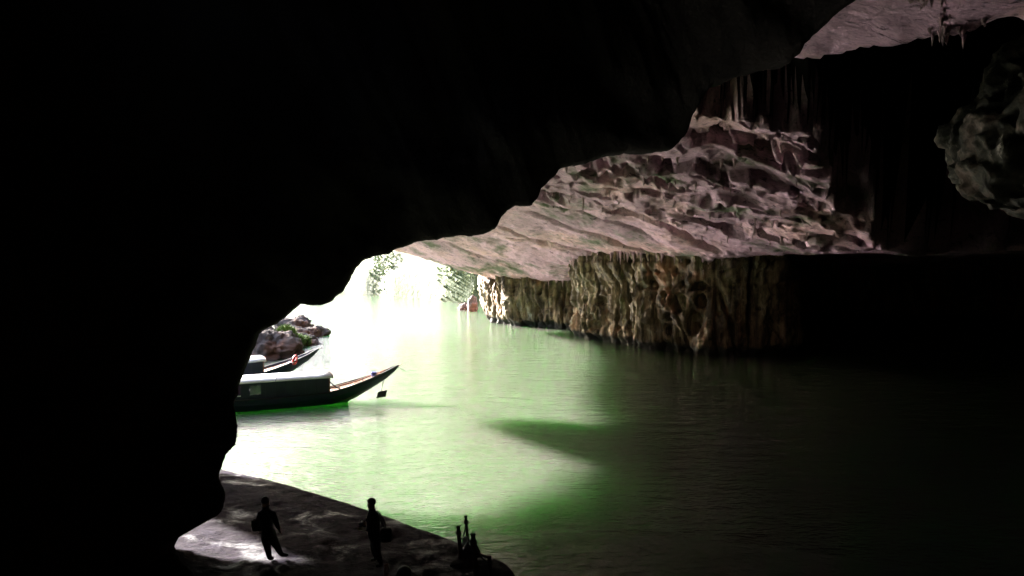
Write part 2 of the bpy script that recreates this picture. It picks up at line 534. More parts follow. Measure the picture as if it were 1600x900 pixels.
jit = 0.10 * fbm(sn * 1.1, 0.3, 0.7, 4, 0.6)[:, None]
pn = pn + np.stack([nn[:, 0], 0 * nn[:, 0], nn[:, 1]], 1) * jit
Rf = [0.0, 0.06, 0.16, 0.3, 0.5, 0.8, 1.2, 1.7, 2.3, 3.0, 4, 5.2, 6.8, 9, 12, 16, 22, 32]
prof = [(r, 0.55 + 0.9 * math.sqrt(r) + 0.05 * r) for r in reversed(Rf)] + [(0.0, 0.25), (0.0, 0.0)] + [(r, -(0.35 * math.sqrt(r) + 0.36 * r)) for r in Rf[1:]]
prof = np.array(prof)
Rr = prof[None, :, 0]
Dy = prof[None, :, 1]
bx = pn[:, :1] + nn[:, :1] * Rr
bz = pn[:, 2:] + nn[:, 1:] * Rr
thin = 0.15 + 0.85 * sstep(3.2, 6.5, gsmooth(pn[:, 2:3], 8))
by = pn[:, 1:2] + np.where(Dy > 0, Dy * thin, Dy)
lump = 0.5 * fbm(bx * 0.45, by * 0.45, bz * 0.45, 5) * np.minimum(1, 0.16 + Rr / 1.5)
NV = np.stack([bx + nn[:, :1] * lump * 0.5, by - 1.6 * lump * np.sign(0.2 - Dy), bz + nn[:, 1:] * lump * 0.5], -1)
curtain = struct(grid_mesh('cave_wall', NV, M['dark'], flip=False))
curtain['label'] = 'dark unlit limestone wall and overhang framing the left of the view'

# ------------------------------------------------------------------ side brow: long lip of rock over the river on the left
BROW = [(103, 10.3, -13.8), (97, 10.3, -13.6), (90, 10.2, -13.2), (80, 9.9, -12.6), (70, 9.0, -12.1), (65, 8.7, -12), (60, 8.4, -12), (53, 8.3, -12), (51.6, 8.0, -12), (50.3, 6.6, -12), (49.0, 5.6, -12), (46.8, 5.5, -12),
        (45.3, 6.8, -12), (43.8, 7.7, -12), (41, 7.2, -12), (39.6, 7.0, -12), (37, 6.3, -12), (34.9, 5.9, -12), (33, 5.0, -12.1), (31, 3.4, -12.2), (29, 1.4, -12.2), (27.2, -0.8, -12.2)]  # hidden leg at this end added to keep sun off the landing
BP = [(x, y, z) for y, z, x in BROW]
pb, sb = resample(BP, 0.3)
pb = gsmooth(pb, 1.5)
sec = [(3.0, 26), (1.6, 20), (1.0, 14), (0.7, 9), (0.5, 5), (0.4, 2.5), (0.3, 1.0), (0.1, 0.25), (-0.4, 0.0), (-1.0, 0.1), (-1.6, 0.7), (-2.2, 2), (-2.9, 4.5), (-3.8, 8), (-5, 13), (-7, 20), (-9, 28)]
sec = np.array(sec)
ex = pb[:, :1] + sec[None, :, 0]
ez = pb[:, 2:] + sec[None, :, 1]
ey = np.repeat(pb[:, 1:2], len(sec), 1)
lb = 0.7 * fbm(ex * 0.3, ey * 0.3, ez * 0.3, 4) * np.minimum(1, 0.2 + sec[None, :, 1] / 3)
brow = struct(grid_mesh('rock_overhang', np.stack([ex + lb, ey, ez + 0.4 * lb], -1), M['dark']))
brow['label'] = 'long overhanging lip of rock along the left side of the cave mouth'

# ------------------------------------------------------------------ crusted rock mass high on the right
def rock_mass(name, c, r, mat, seed, amp=0.35, n=70, squash=None, freq=0.25, ledge=0.0):
    th = np.linspace(0.0, math.pi, n)
    ph = np.linspace(0, 2 * math.pi, 2 * n)
    T, Pp = np.meshgrid(th, ph, indexing='ij')
    ux, uy, uz = np.sin(T) * np.cos(Pp), np.sin(T) * np.sin(Pp), np.cos(T)
    wx, wy, wz = ux * r[0], uy * r[1], uz * r[2]
    sc = freq
    dd = 1 + amp * fbm(wx * sc + seed, wy * sc + seed * 1.7, wz * sc - seed, 5, 0.55)
    if ledge:
        q = (wz * 0.8 + 0.5 * wx * 0.4 + 1.2 * fbm(wx * sc, wy * sc, wz * sc + 9, 3))
        fr = q - np.floor(q)
        dd = dd + ledge * (fr - sstep(0, 0.25, fr))
    V = np.stack([wx * dd, wy * dd, wz * dd], -1)
    o = grid_mesh(name, V, mat)
    o.location = c
    return o

# crusted wall panel high on the right, its foot curling back under
cu, _ = resample([(34, 50), (27.5, 45.0), (23.0, 41.2), (20.8, 37.6), (21.2, 33.4), (23.4, 29), (27.5, 23)], 0.11)
cu = gsmooth(cu, 6)
ct = np.gradient(cu, axis=0); ct /= np.linalg.norm(ct, axis=1)[:, None]
cn = np.stack([-ct[:, 1], ct[:, 0]], 1)           # into the rock
cpr = np.array([(7.0, 12.5), (4.5, 11.9), (2.6, 11.6), (1.3, 11.6)] + [(0.9 - 0.12 * (z - 11.8), z) for z in np.arange(11.8, 14.9, 0.11)] + [(0.75, 15.3), (1.7, 16.6), (3.2, 18.4), (5, 20.6), (7.5, 25)])
cpr_s, _ = resample(cpr, 0.11)
CX = cu[:, :1] + cn[:, :1] * cpr_s[None, :, 0]
CY = cu[:, 1:] + cn[:, 1:] * cpr_s[None, :, 0]
CZ = np.repeat(cpr_s[None, :, 1], len(cu), 0)
q = CZ * 0.55 + 0.1 * CY + 1.6 * fbm(CX * 0.3, CY * 0.3, CZ * 0.3, 3)
fr = q - np.floor(q)
cd = 0.8 * fbm(CX * 0.3, CY * 0.3, CZ * 0.3, 3, 0.5) + 0.7 * np.abs(perlin(CX * 0.8, CY * 0.8, CZ * 0.6)) + 0.35 * np.abs(perlin(CX * 1.7, CY * 1.7, CZ * 1.3)) + 0.45 * (sstep(0, 0.15, fr) - fr) + 0.6 * sstep(0.2, 0.36, perlin(CX * 0.55, CY * 0.55, CZ * 0.7)) + 0.16 * fbm(CX * 1.6, CY * 1.6, CZ * 1.6, 3)
rm = struct(grid_mesh('cave_wall', np.stack([CX + cn[:, :1] * cd, CY + cn[:, 1:] * cd, CZ + 1.3 * fbm(CX * 0.3, CY * 0.3, 7.0, 4)], -1), M['crust']))
rm['label'] = 'crusted greenish rock face high on the right side of the cave'

# ------------------------------------------------------------------ water, ground, hills
OUT = [(-320, -60), (80, -60), (80, 103.5), (42, 103), (32, 97), (29, 84), (27.5, 72), (26, 69), (21, 67.5), (17, 70), (14, 85), (12, 90), (2, 94), (-2.0, 100), (-3, 106), (0, 115), (60, 150), (60, 320), (-320, 320)]
bm = bmesh.new()
top = [bm.verts.new((x, y, 0.0)) for x, y in OUT]
bot = [bm.verts.new((x, y, -30.0)) for x, y in OUT]
bm.faces.new(top); bm.faces.new(bot[::-1])
for i in range(len(OUT)):
    j = (i + 1) % len(OUT)
    bm.faces.new((top[i], bot[i], bot[j], top[j]))
bmesh.ops.recalc_face_normals(bm, faces=bm.faces)
me = bpy.data.meshes.new('river')
bm.to_mesh(me); bm.free()
water = struct(link(me, 'river', M['water']))
water['label'] = 'murky green river flowing through the cave mouth'

n = NT('riverbed_earth')
mat_bed = n.done(n.ramp(n.noise(0.05, 6, 0.6), [(0.3, (0.06, 0.055, 0.035)), (0.7, (0.13, 0.11, 0.07))]), 0.9, 0.2)
g = 3500.0
me = bpy.data.meshes.new('ground')
me.from_pydata([(-g, -g, -30.5), (g, -g, -30.5), (g, g, -30.5), (-g, g, -30.5)], [], [(0, 1, 2, 3)])
struct(link(me, 'ground', mat_bed))

n = NT('wooded_limestone_slope')
c = n.ramp(n.noise(0.06, 7, 0.68), [(0.36, (0.035, 0.05, 0.02)), (0.46, (0.05, 0.065, 0.03)), (0.56, (0.07, 0.078, 0.05))])
n.bump(n.noise(0.3, 8, 0.7), 0.8, 1.0)
mat_hill = n.done(c, 0.9, 0.2)
hx = np.r_[np.linspace(-700, -130, 40), np.linspace(-125, 60, 120), np.linspace(70, 600, 30)]
hy = np.r_[np.linspace(0, 0.2, 60), np.linspace(0.21, 1, 50)]
HX, HT = np.meshgrid(hx, hy, indexing='ij')
def hill_pt(X, T):
    bank = np.interp(X, [-700, -160, -75, -8, 40, 600], [330, 262, 214, 136, 120, 120]) + 5 * fbm(X * 0.05, 0.1, 0.5, 4)
    Y = bank + 600 * T ** 1.5
    dist = 600 * T ** 1.5
    Z = -31 + 32.2 * sstep(0, 2.0, dist) + 75 * (1 - np.exp(-dist / 45)) + 30 * sstep(60, 500, dist) + (7 * fbm(X * 0.03, Y * 0.03, 2.0, 5)) * sstep(1, 20, dist)
    return Y, Z
HY, HZ = hill_pt(HX, HT)
struct(grid_mesh('hillside', np.stack([HX, HY, HZ], -1), mat_hill, flip=False))

# unseen wooded ridge added on the left to cut skylight reaching the cave
n = NT('sky_block_slope')
mat_sky_block = n.done(n.ramp(n.noise(0.15, 7, 0.68), [(0.35, (0.02, 0.034, 0.012)), (0.65, (0.06, 0.085, 0.03))]), 0.9, 0.2)
lx = np.r_[np.linspace(-48, -60, 8), np.linspace(-62, -260, 60)]
ly = np.linspace(-80, 175, 90)
LX, LY = np.meshgrid(lx, ly, indexing='ij')
lw = sstep(175, 120, LY)
LD = np.maximum(0, -LX - 52 - 10 * fbm(LY * 0.02, 0.4, 0.2, 3) - 40 * (1 - lw))
LZ = -31 + 32.2 * sstep(0, 2, LD) + lw * 31 * sstep(0, 36, LD) + lw * 2.5 * fbm(LX * 0.08, LY * 0.08, 1.0, 4) * sstep(2, 12, LD)
struct(grid_mesh('hillside', np.stack([LX, LY, LZ], -1), mat_sky_block))

# ------------------------------------------------------------------ landing platform
EDGE_PX = [(250, 700), (300, 716), (345, 733), (400, 745), (450, 757), (500, 771), (560, 791), (620, 812), (690, 838), (735, 853), (775, 872), (800, 890), (812, 915), (815, 960), (800, 1100)]
pe = [tuple(ground(x, y, 0.55))[:2] for x, y in EDGE_PX]
pe, se = resample(pe, 0.12)
pe = gsmooth(pe, 3)
te = np.gradient(pe, axis=0); te /= np.linalg.norm(te, axis=1)[:, None]
ne = np.stack([te[:, 1], -te[:, 0]], 1)            # towards the land (left/near)
wgl = 0.10 * fbm(se * 0.5, 0.2, 0.9, 4)
pe = pe + ne * wgl[:, None]
vv = np.r_[[-0.25, -0.18, -0.06, 0.0, 0.05], np.arange(0.15, 9, 0.14), np.arange(9, 26, 1.0)]
zz = np.r_[[-1.0, 0.1, 0.42, 0.52, 0.55], np.full(len(vv) - 5, 0.56)]
QX = pe[:, :1] + ne[:, :1] * 0
land = np.array([-0.75, -0.66]); land /= np.linalg.norm(land)
QX = pe[:, :1] + land[0] * vv[None, :]
QY = pe[:, 1:] + land[1] * vv[None, :]
QZ = np.repeat(zz[None, :], len(pe), 0)
on = (vv[None, :] > 0.03)
q = (QX * 0.5 - QY * 0.75) * 0.45 + 1.2 * fbm(QX * 0.25, QY * 0.25, 3.0, 3)
fr = q - np.floor(q)
QZ = QZ + on * (0.05 * fbm(QX * 0.45, QY * 0.45, 1.0, 4) + 0.05 * fbm(QX * 1.6, QY * 1.6, 2.0, 5, 0.6) - 0.05 * np.clip(ridge(QX * 0.5, QY * 0.5, 4.0, 2) - 0.9, 0, 1) + 0.025 * (fr - sstep(0, 0.1, fr)))
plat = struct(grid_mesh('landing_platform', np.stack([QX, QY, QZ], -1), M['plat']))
plat['label'] = 'uneven wet stone landing at the river edge'

# ------------------------------------------------------------------ more materials
M['hull'] = flat('dark_teal_boat_paint', (0.004, 0.008, 0.028), 0.45, 0.4, 1.2, 0.45)
M['navy'] = flat('navy_cabin_paint', (0.008, 0.013, 0.03), 0.5, 0.4, 1.2, 0.4)
M['roof'] = flat('white_roof_sheet', (0.84, 0.85, 0.88), 0.45, 0.4, 0.9, 0.12)
M['brown'] = flat('brown_wood', (0.14, 0.07, 0.04), 0.6, 0.3, 3.0, 0.4)
M['plank'] = flat('pale_planks', (0.34, 0.2, 0.14), 0.65, 0.3, 2.5, 0.35)
M['black'] = flat('black_iron', (0.012, 0.012, 0.013), 0.55, 0.4, 4.0, 0.4)
M['red'] = flat('red_plastic', (0.55, 0.02, 0.02), 0.4, 0.5, 2.0, 0.15)
M['white'] = flat('white_paint', (0.78, 0.78, 0.76), 0.5, 0.4, 1.5, 0.1)
M['blue'] = flat('blue_plastic', (0.02, 0.03, 0.16), 0.4, 0.5, 2.0, 0.2)
M['rope'] = flat('grey_rope', (0.06, 0.055, 0.05), 0.9, 0.1, 9.0, 0.3)
M['post'] = flat('weathered_dark_timber', (0.03, 0.024, 0.02), 0.8, 0.2, 5.0, 0.4, 0.4, 0.03)
M['bagwhite'] = flat('pale_plastic_film', (0.6, 0.6, 0.58), 0.4, 0.5, 6.0, 0.15)
M['leather'] = flat('black_bag_cloth', (0.01, 0.01, 0.011), 0.7, 0.3, 8.0, 0.3)
M['skin'] = flat('skin', (0.26, 0.15, 0.10), 0.55, 0.4, 10, 0.1)
M['hair'] = flat('black_hair', (0.008, 0.007, 0.007), 0.5, 0.4, 20, 0.3)
M['shirt'] = flat('dark_shirt_cloth', (0.016, 0.017, 0.022), 0.85, 0.2, 6, 0.25)
M['trousers'] = flat('dark_trouser_cloth', (0.012, 0.012, 0.014), 0.85, 0.2, 6, 0.25)
M['shoe'] = flat('dark_shoe', (0.015, 0.013, 0.012), 0.5, 0.4, 8, 0.2)
M['grass'] = flat('bright_grass', (0.12, 0.19, 0.035), 0.7, 0.3, 2, 0.4)
M['leaf'] = flat('hill_leaves', (0.13, 0.155, 0.07), 0.7, 0.3, 0.2, 0.4)
M['glass'] = flat('grey_window_glass', (0.05, 0.08, 0.07), 0.1, 0.6, 2, 0.2, 0.0)

class MB:
    """collects simple shapes into ONE mesh"""
    def __init__(self):
        self.v, self.f = [], []
    def add(self, vs, fs):
        b = len(self.v)
        self.v += [tuple(v) for v in vs]
        self.f += [tuple(b + i for i in f) for f in fs]
        return self
    def box(self, x0, x1, y0, y1, z0, z1, shear=None):
        vs = [(x, y, z) for z in (z0, z1) for y in (y0, y1) for x in (x0, x1)]
        if shear:
            vs = [shear(Vector(v)) for v in vs]
        return self.add(vs, [(0, 2, 3, 1), (4, 5, 7, 6), (0, 1, 5, 4), (2, 6, 7, 3), (0, 4, 6, 2), (1, 3, 7, 5)])
    def tube(self, pts, r, n=8, r1=None, cap=True):
        pts = [Vector(p) for p in pts]
        rings = []
        for i, p in enumerate(pts):
            t = (pts[min(i + 1, len(pts) - 1)] - pts[max(i - 1, 0)]).normalized()
            a = t.cross(Vector((0, 0, 1)))
            if a.length < 0.05:
                a = t.cross(Vector((1, 0, 0)))
            a.normalize()
            b = t.cross(a)
            rr = r if r1 is None else r + (r1 - r) * i / (len(pts) - 1)
            rings.append([p + (a * math.cos(2 * math.pi * k / n) + b * math.sin(2 * math.pi * k / n)) * rr for k in range(n)])
        vs = [v for R_ in rings for v in R_]
        fs = []
        for i in range(len(pts) - 1):
            for k in range(n):
                k2 = (k + 1) % n
                fs.append((i * n + k, i * n + k2, (i + 1) * n + k2, (i + 1) * n + k))
        if cap:
            fs.append(tuple(range(n))[::-1])
            fs.append(tuple((len(pts) - 1) * n + k for k in range(n)))
        return self.add(vs, fs)
    def grid(self, rows, close=False):
        m = len(rows[0])
        vs = [v for r in rows for v in r]
        fs = [(i * m + j, (i + 1) * m + j, (i + 1) * m + j + 1, i * m + j + 1) for i in range(len(rows) - 1) for j in range(m - 1)]
        if close:
            fs += [(i * m + m - 1, (i + 1) * m + m - 1, (i + 1) * m, i * m) for i in range(len(rows) - 1)]
        return self.add(vs, fs)
    def build(self, name, mat, parent=None, smooth=False, bevel=0.0, solid=0.0, sub=0):
        me = bpy.data.meshes.new(name)
        me.from_pydata(self.v, [], self.f)
        bm = bmesh.new(); bm.from_mesh(me)
        bmesh.ops.remove_doubles(bm, verts=bm.verts, dist=1e-5)
        bmesh.ops.recalc_face_normals(bm, faces=bm.faces)
        bm.to_mesh(me); bm.free()
        if smooth:
            for p in me.polygons:
                p.use_smooth = True
        o = link(me, name, mat, parent)
        if solid:
            md = o.modifiers.new('solid', 'SOLIDIFY'); md.thickness = solid; md.offset = 0
        if bevel:
            md = o.modifiers.new('bevel', 'BEVEL'); md.width = bevel; md.segments = 2; md.limit_method = 'ANGLE'
        if sub:
            md = o.modifiers.new('sub', 'SUBSURF'); md.levels = sub; md.render_levels = sub
        return o

# ------------------------------------------------------------------ boats
def make_boat(loc, rz, second=False):
    root = empty('river_boat', loc, rz)
    XS = [-7, -6.5, -5.5, -4, -2, 0, 1.5, 2.7, 3.6, 4.4, 5.1, 5.7, 6.2, 6.6, 6.85, 7.0]
    def sheer(x): return float(np.interp(x, [-7, -5, -1, 2.7, 4.0, 5.2, 6.2, 7.0], [0.95, 0.72, 0.6, 0.68, 0.95, 1.28, 1.6, 1.92]))
    def keel(x): return float(np.interp(x, [-7, -6, -4, 3.0, 4.0, 5.2, 6.2, 6.8, 7.0], [0.15, -0.15, -0.3, -0.28, 0.02, 0.62, 1.15, 1.6, 1.84]))
    def beam(x): return float(np.interp(x, [-7, -6, -4, 0, 2.5, 4.2, 5.6, 6.5, 7.0], [0.45, 0.75, 0.95, 1.0, 0.92, 0.68, 0.38, 0.17, 0.05]))
    rows = []
    for x in XS:
        b, k, s_ = beam(x), keel(x), sheer(x)
        sec = [(b, s_), (b * 0.97, k + (s_ - k) * 0.66), (b * 0.84, k + (s_ - k) * 0.3), (b * 0.55, k + (s_ - k) * 0.07), (0, k)]
        rows.append([(x, y, z) for y, z in sec] + [(x, -y, z) for y, z in reversed(sec[:-1])])
    mb = MB().grid(rows)
    mb.add(rows[0], [tuple(range(9))])
    hull = mb.build('hull', M['hull'], root, smooth=False, solid=0.05)
    # rubbing strake along each gunwale
    for sgn in (-1, 1):
        MB().tube([(x, sgn * (beam(x) + 0.01), sheer(x) + 0.02) for x in XS], 0.045, 6).build('gunwale', M['black'] if not second else M['navy'], hull)
        MB().tube([(x, sgn * (beam(x) * 0.985 + 0.012), keel(x) + (sheer(x) - keel(x)) * 0.72) for x in XS], 0.02, 5).build('rubbing_strake', M['navy'], hull)
    # stem post
    MB().tube([(6.6, 0, 1.5), (6.95, 0, 1.82), (7.25, 0, 2.02)], 0.05, 6, 0.025).build('stem_post', M['plank'], hull)
    # floor and planks
    MB().grid([[(x, beam(x) * 0.9, max(0.2, keel(x) + 0.28)), (x, -beam(x) * 0.9, max(0.2, keel(x) + 0.28))] for x in XS[1:12]]).build('floor', M['brown'], root, solid=0.03)
    x0, x1 = 2.75, 6.2
    nb = 12
    for i in range(nb):
        a, b2 = x0 + (x1 - x0) * i / nb + 0.02, x0 + (x1 - x0) * (i + 1) / nb - 0.02
        za, zb = sheer(a) - 0.10, sheer(b2) - 0.10
        wa, wb = beam(a) * 0.9, beam(b2) * 0.9
        vs = [(a, wa, za), (b2, wb, zb), (b2, -wb, zb), (a, -wa, za)]
        vs += [(x, y, z - 0.035) for x, y, z in vs]
        MB().add(vs, [(0, 1, 2, 3), (7, 6, 5, 4), (0, 4, 5, 1), (1, 5, 6, 2), (2, 6, 7, 3), (3, 7, 4, 0)]).build('deck_plank', M['white'] if second and i > 6 else M['plank'], root)
    # thwart pegs and a pole lying along the deck
    MB().tube([(4.7, -0.5, sheer(4.7)), (4.68, -0.5, sheer(4.7) + 0.22)], 0.035, 6).build('mooring_peg', M['black'], root)
    if not second:
        MB().tube([(2.9, -0.35, 0.78), (4.5, -0.28, 1.1), (6.1, -0.1, 1.62)], 0.03, 6).build('punting_pole', M['plank'], root)
        MB().tube([(2.9, 0.3, 0.78), (4.5, 0.26, 1.1), (6.5, 0.12, 1.76)], 0.03, 6).build('punting_pole', M['brown'], root)
        # rudder hung under the overhanging end
        r = MB().tube([(6.05, -0.12, 1.05), (5.95, -0.16, 0.7), (5.78, -0.2, 0.2)], 0.03, 6).build('rudder_stock', M['black'], root)
        MB().box(5.6, 6.2, -0.24, -0.18, 0.02, 0.42, lambda v: Vector((v.x + 0.25 * (v.z - 0.2), v.y, v.z + 0.12 * (v.x - 5.6)))).build('rudder_blade', M['black'], r, bevel=0.02)
        # helmsman's bench and curved guard ahead of the cabin
        bb = []
        for i in range(9):
            t = i / 8
            bb.append([(2.75 + 0.75 * t, y, 0.72 + 0.55 * (1 - t) ** 2.2 + 0.10 * math.sin(t * 3.1)) for y in (-0.62, -0.45, 0.45, 0.62)])
        MB().grid(bb).build('bow_guard', M['black'], root, smooth=True, solid=0.05)
    # cabin
    ca, cb, hw, zr = -6.0, 2.65, 0.86, 1.55
    if second:
        zr = 1.45
    cab = empty('cabin', (0, 0, 0)); cab.parent = root
    segs = [(-6.0, -5.0, 0), (-5.0, -3.75, 1), (-3.75, -3.55, 0), (-3.55, -2.2, 1), (-2.2, -1.75, 0), (-1.75, -1.1, 2), (-1.1, 2.6, 0)]
    for sgn in (-1, 1):
        for (a, b2, kind) in segs:
            y0, y1 = sorted((sgn * hw, sgn * (hw - 0.04)))
            if kind == 0:
                MB().box(a, b2, y0, y1, 0.5, zr).build('side_panel', M['navy'], cab, bevel=0.008)
            else:
                MB().box(a, b2, y0, y1, 0.5, 0.86).build('side_panel', M['navy'], cab, bevel=0.008)
                MB().box(a, b2, y0 + sgn * 0.006, y1 + sgn * 0.006, zr - 0.14, zr).build('window_header', M['navy'], cab)
                MB().box(a, b2, y0 - 0.012, y1 + 0.012, 0.86, 0.90).build('window_sill', M['white'] if kind == 1 else M['hull'], cab)
                if kind == 2:
                    MB().box(a + 0.04, b2 - 0.04, sgn * (hw - 0.03), sgn * (hw - 0.02), 0.92, zr - 0.16).build('window_pane', M['glass'], cab)
        for x in np.arange(-0.9, 2.4, 0.55):
            MB().box(x, x + 0.035, *sorted((sgn * (hw + 0.002), sgn * (hw + 0.03))), 0.62, zr - 0.02).build('panel_batten', M['navy'], cab)
    # red seats glimpsed through the open window
    for i, x in enumerate((-3.3, -2.65)):
        st = MB().box(x, x + 0.42, -0.62, -0.22, 0.55, 0.62).build('seat', M['red'], cab, bevel=0.03)
        MB().box(x - 0.02, x + 0.06, -0.62, -0.22, 0.62, 1.05).build('seat_back', M['red'], st, bevel=0.03)
    # end walls
    MB().box(2.6, 2.66, -0.74, 0.74, 0.5, zr + 0.12).build('end_wall', M['brown'], cab, bevel=0.01)
    MB().box(2.67, 2.70, -0.25, 0.22, 0.55, zr - 0.02).build('door', M['brown'], cab, bevel=0.01)
    for y in (-0.84, 0.78):
        MB().box(2.58, 2.70, y, y + 0.1, 0.5, zr + 0.05).build('corner_post', M['brown'], cab, bevel=0.01)
    MB().box(-6.05, -6.0, -0.84, 0.84, 0.5, zr + 0.1).build('end_wall', M['navy'], cab)
    # vaulted roof, with a raised rim and a strap across
    rr = []
    for x in np.linspace(ca - 0.25, cb + 0.18, 15):
        row = []
        for k in range(11):
            a = math.pi * k / 10
            row.append((x, -math.cos(a) * (hw + 0.10), zr + 0.02 + math.sin(a) ** 0.8 * 0.26 + (0.02 * math.sin(x * 3.1 + k) if second else 0)))
        rr.append(row)
    rf = MB().grid(rr).build('roof', M['roof'], cab, smooth=True, solid=0.05)
    MB().tube([(-0.35 + 0.02 * k, -math.cos(math.pi * k / 10) * (hw + 0.12), zr + 0.03 + math.sin(math.pi * k / 10) ** 0.8 * 0.285) for k in range(11)], 0.018, 5).build('roof_strap', M['black'], rf)
    for x in (ca - 0.25, cb + 0.18):
        MB().tube([(x, -math.cos(math.pi * k / 10) * (hw + 0.10), zr + 0.015 + math.sin(math.pi * k / 10) ** 0.8 * 0.26) for k in range(11)], 0.035, 6).build('roof_rim', M['brown'] if x > 0 else M['navy'], rf)
    return root

HEAD1 = math.radians(25)
tip = unp(622, 572, 46.0)
b1 = make_boat((tip.x - 7 * math.cos(HEAD1), tip.y - 7 * math.sin(HEAD1), 0.0), HEAD1)
tag(b1, 'long dark blue river boat with white roof and pointed upswept bow, nearest the landing', 'boat', 'moored river boats')
HEAD2 = math.radians(38)
tip2 = unp(497, 556, 55.0)
b2 = make_boat((tip2.x - 7 * math.cos(HEAD2), tip2.y - 7 * math.sin(HEAD2), -0.1), HEAD2, True)
tag(b2, 'dark boat with white foredeck and crumpled white roof cover, behind the nearer boat', 'boat', 'moored river boats')

def boat_pt(b, p):
    return Matrix.LocRotScale(b.location, b.rotation_euler, None) @ Vector(p)

# lifebuoy on the second boat
def torus_rows(R, r, n=28, m=10):
    return [[((R + r * math.cos(2 * math.pi * j / m)) * math.cos(2 * math.pi * i / n), r * math.sin(2 * math.pi * j / m), (R + r * math.cos(2 * math.pi * j / m)) * math.sin(2 * math.pi * i / n)) for j in range(m)] for i in range(n + 1)]
lb_p = boat_pt(b2, (5.0, -0.62, 1.34))
life = empty('lifebuoy', lb_p, HEAD2 + 0.75)
life.scale = (0.85, 0.85, 0.85)
life.rotation_euler.x = 0.15
ring = MB().grid(torus_rows(0.34, 0.1), True).build('ring', M['red'], life, smooth=True)
for a in (0.4, 1.97, 3.54, 5.1):
    MB().grid([[((0.34 + 0.108 * math.cos(2 * math.pi * j / 10)) * math.cos(a + t), 0.108 * math.sin(2 * math.pi * j / 10), (0.34 + 0.108 * math.cos(2 * math.pi * j / 10)) * math.sin(a + t)) for j in range(10)] for t in (-0.07, 0, 0.07)], True).build('band', M['white'], life, smooth=True)
tag(life, 'red lifebuoy hung on the side of the rear boat near its bow', 'lifebuoy')

# blue bucket near the first boat's bow
bk = empty('bucket', boat_pt(b1, (5.45, -0.12, 1.28)), 0.3)
MB().tube([(0, 0, 0), (0, 0, 0.16), (0, 0, 0.34)], 0.13, 14, 0.19).build('body', M['blue'], bk, bevel=0.01)
MB().tube([(0.2 * math.cos(t), 0.2 * math.sin(t), 0.34) for t in np.linspace(0, 2 * math.pi, 17)], 0.016, 5, cap=False).build('rim', M['blue'], bk)
MB().tube([(-0.19 * math.cos(t), 0.03, 0.34 - 0.12 * math.sin(t) ** 2 + 0.2 * math.sin(t)) for t in np.linspace(0, math.pi, 9)], 0.009, 5).build('handle', M['black'], bk)
tag(bk, 'dark blue bucket standing on the foredeck of the nearest boat', 'bucket')
fd = MB()
for i in range(5):
    y = -0.2 + 0.1 * i
    fd.tube([(5.8 + 0.02 * i, y * 0.7, 1.53 + 0.02 * (i % 2)), (6.05, y * 0.6 + 0.04, 1.62), (6.25, y * 0.3, 1.66)], 0.03, 5)
cl = fd.build('rope_coil', M['plank'])
cl.location = b1.location; cl.rotation_euler = b1.rotation_euler
tag(cl, 'faded orange rope bundle lying behind the blue bucket on the bow', 'rope')
ml = MB().tube([boat_pt(b1, (6.9, 0, 1.86)), boat_pt(b1, (7.5, -0.05, 1.5)), unp(634, 577, 46.6)], 0.014, 5).build('mooring_line', M['rope'])
tag(ml, 'thin mooring line stretching out from the tip of the nearest boat', 'rope')

# ------------------------------------------------------------------ rocks
def rock(px, Y, zc, r, seed, label, group='boulders along the far shore', amp=0.4, mat='shore', ledge=0.12, freq=0.5):
    p = unp(px, 450, Y)
    o = rock_mass('boulder', (p.x, Y, zc), r, M[mat], seed, amp, 56, freq=freq, ledge=ledge)
    tag(o, label, 'rock', group)
    return o
rock(372, 67, 0.6, (3.6, 3.5, 2.9), 2.0, 'big grey boulder half hidden by the dark cave wall, leftmost of the shore rocks')
rock(424, 64, 0.5, (2.35, 2.0, 1.9), 5.0, 'ridged grey brown boulder just above the rear boat, nearest of the shore rocks')
rock(440, 68.5, 0.7, (1.7, 1.4, 1.7), 9.0, 'rust red boulder between the grass and the ridged grey boulder')
rock(473, 73.5, 0.05, (2.0, 1.4, 1.05), 12.0, 'low jagged pinkish boulder at the waterline right of the ridged grey boulder', amp=0.55)
rock(488, 81, 0.15, (1.7, 1.5, 1.05), 15.0, 'dark reddish boulder ending the spit of shore rocks on its right')
rock(464, 84, 0.4, (2.2, 1.5, 1.6), 18.0, 'flat topped brown boulder furthest back on the spit of shore rocks')
rock(448, 77, 0.5, (2.0, 1.5, 1.0), 21.0, 'mossy boulder under the grass in the middle of the shore rocks')
rock(738, 117, 0.7, (0.85, 0.8, 2.1), 24.0, 'upright rust coloured boulder in the river right at the cave mouth', 'boulders at the cave mouth', amp=0.3)
rock(727, 120, 0.2, (1.1, 0.8, 1.3), 27.0, 'low grey boulder left of the upright rock at the cave mouth', 'boulders at the cave mouth', amp=0.6)
rock(721, 122, 0.0, (0.8, 0.7, 0.5), 29.0, 'smallest rock barely above water at the cave mouth', 'boulders at the cave mouth', amp=0.5)

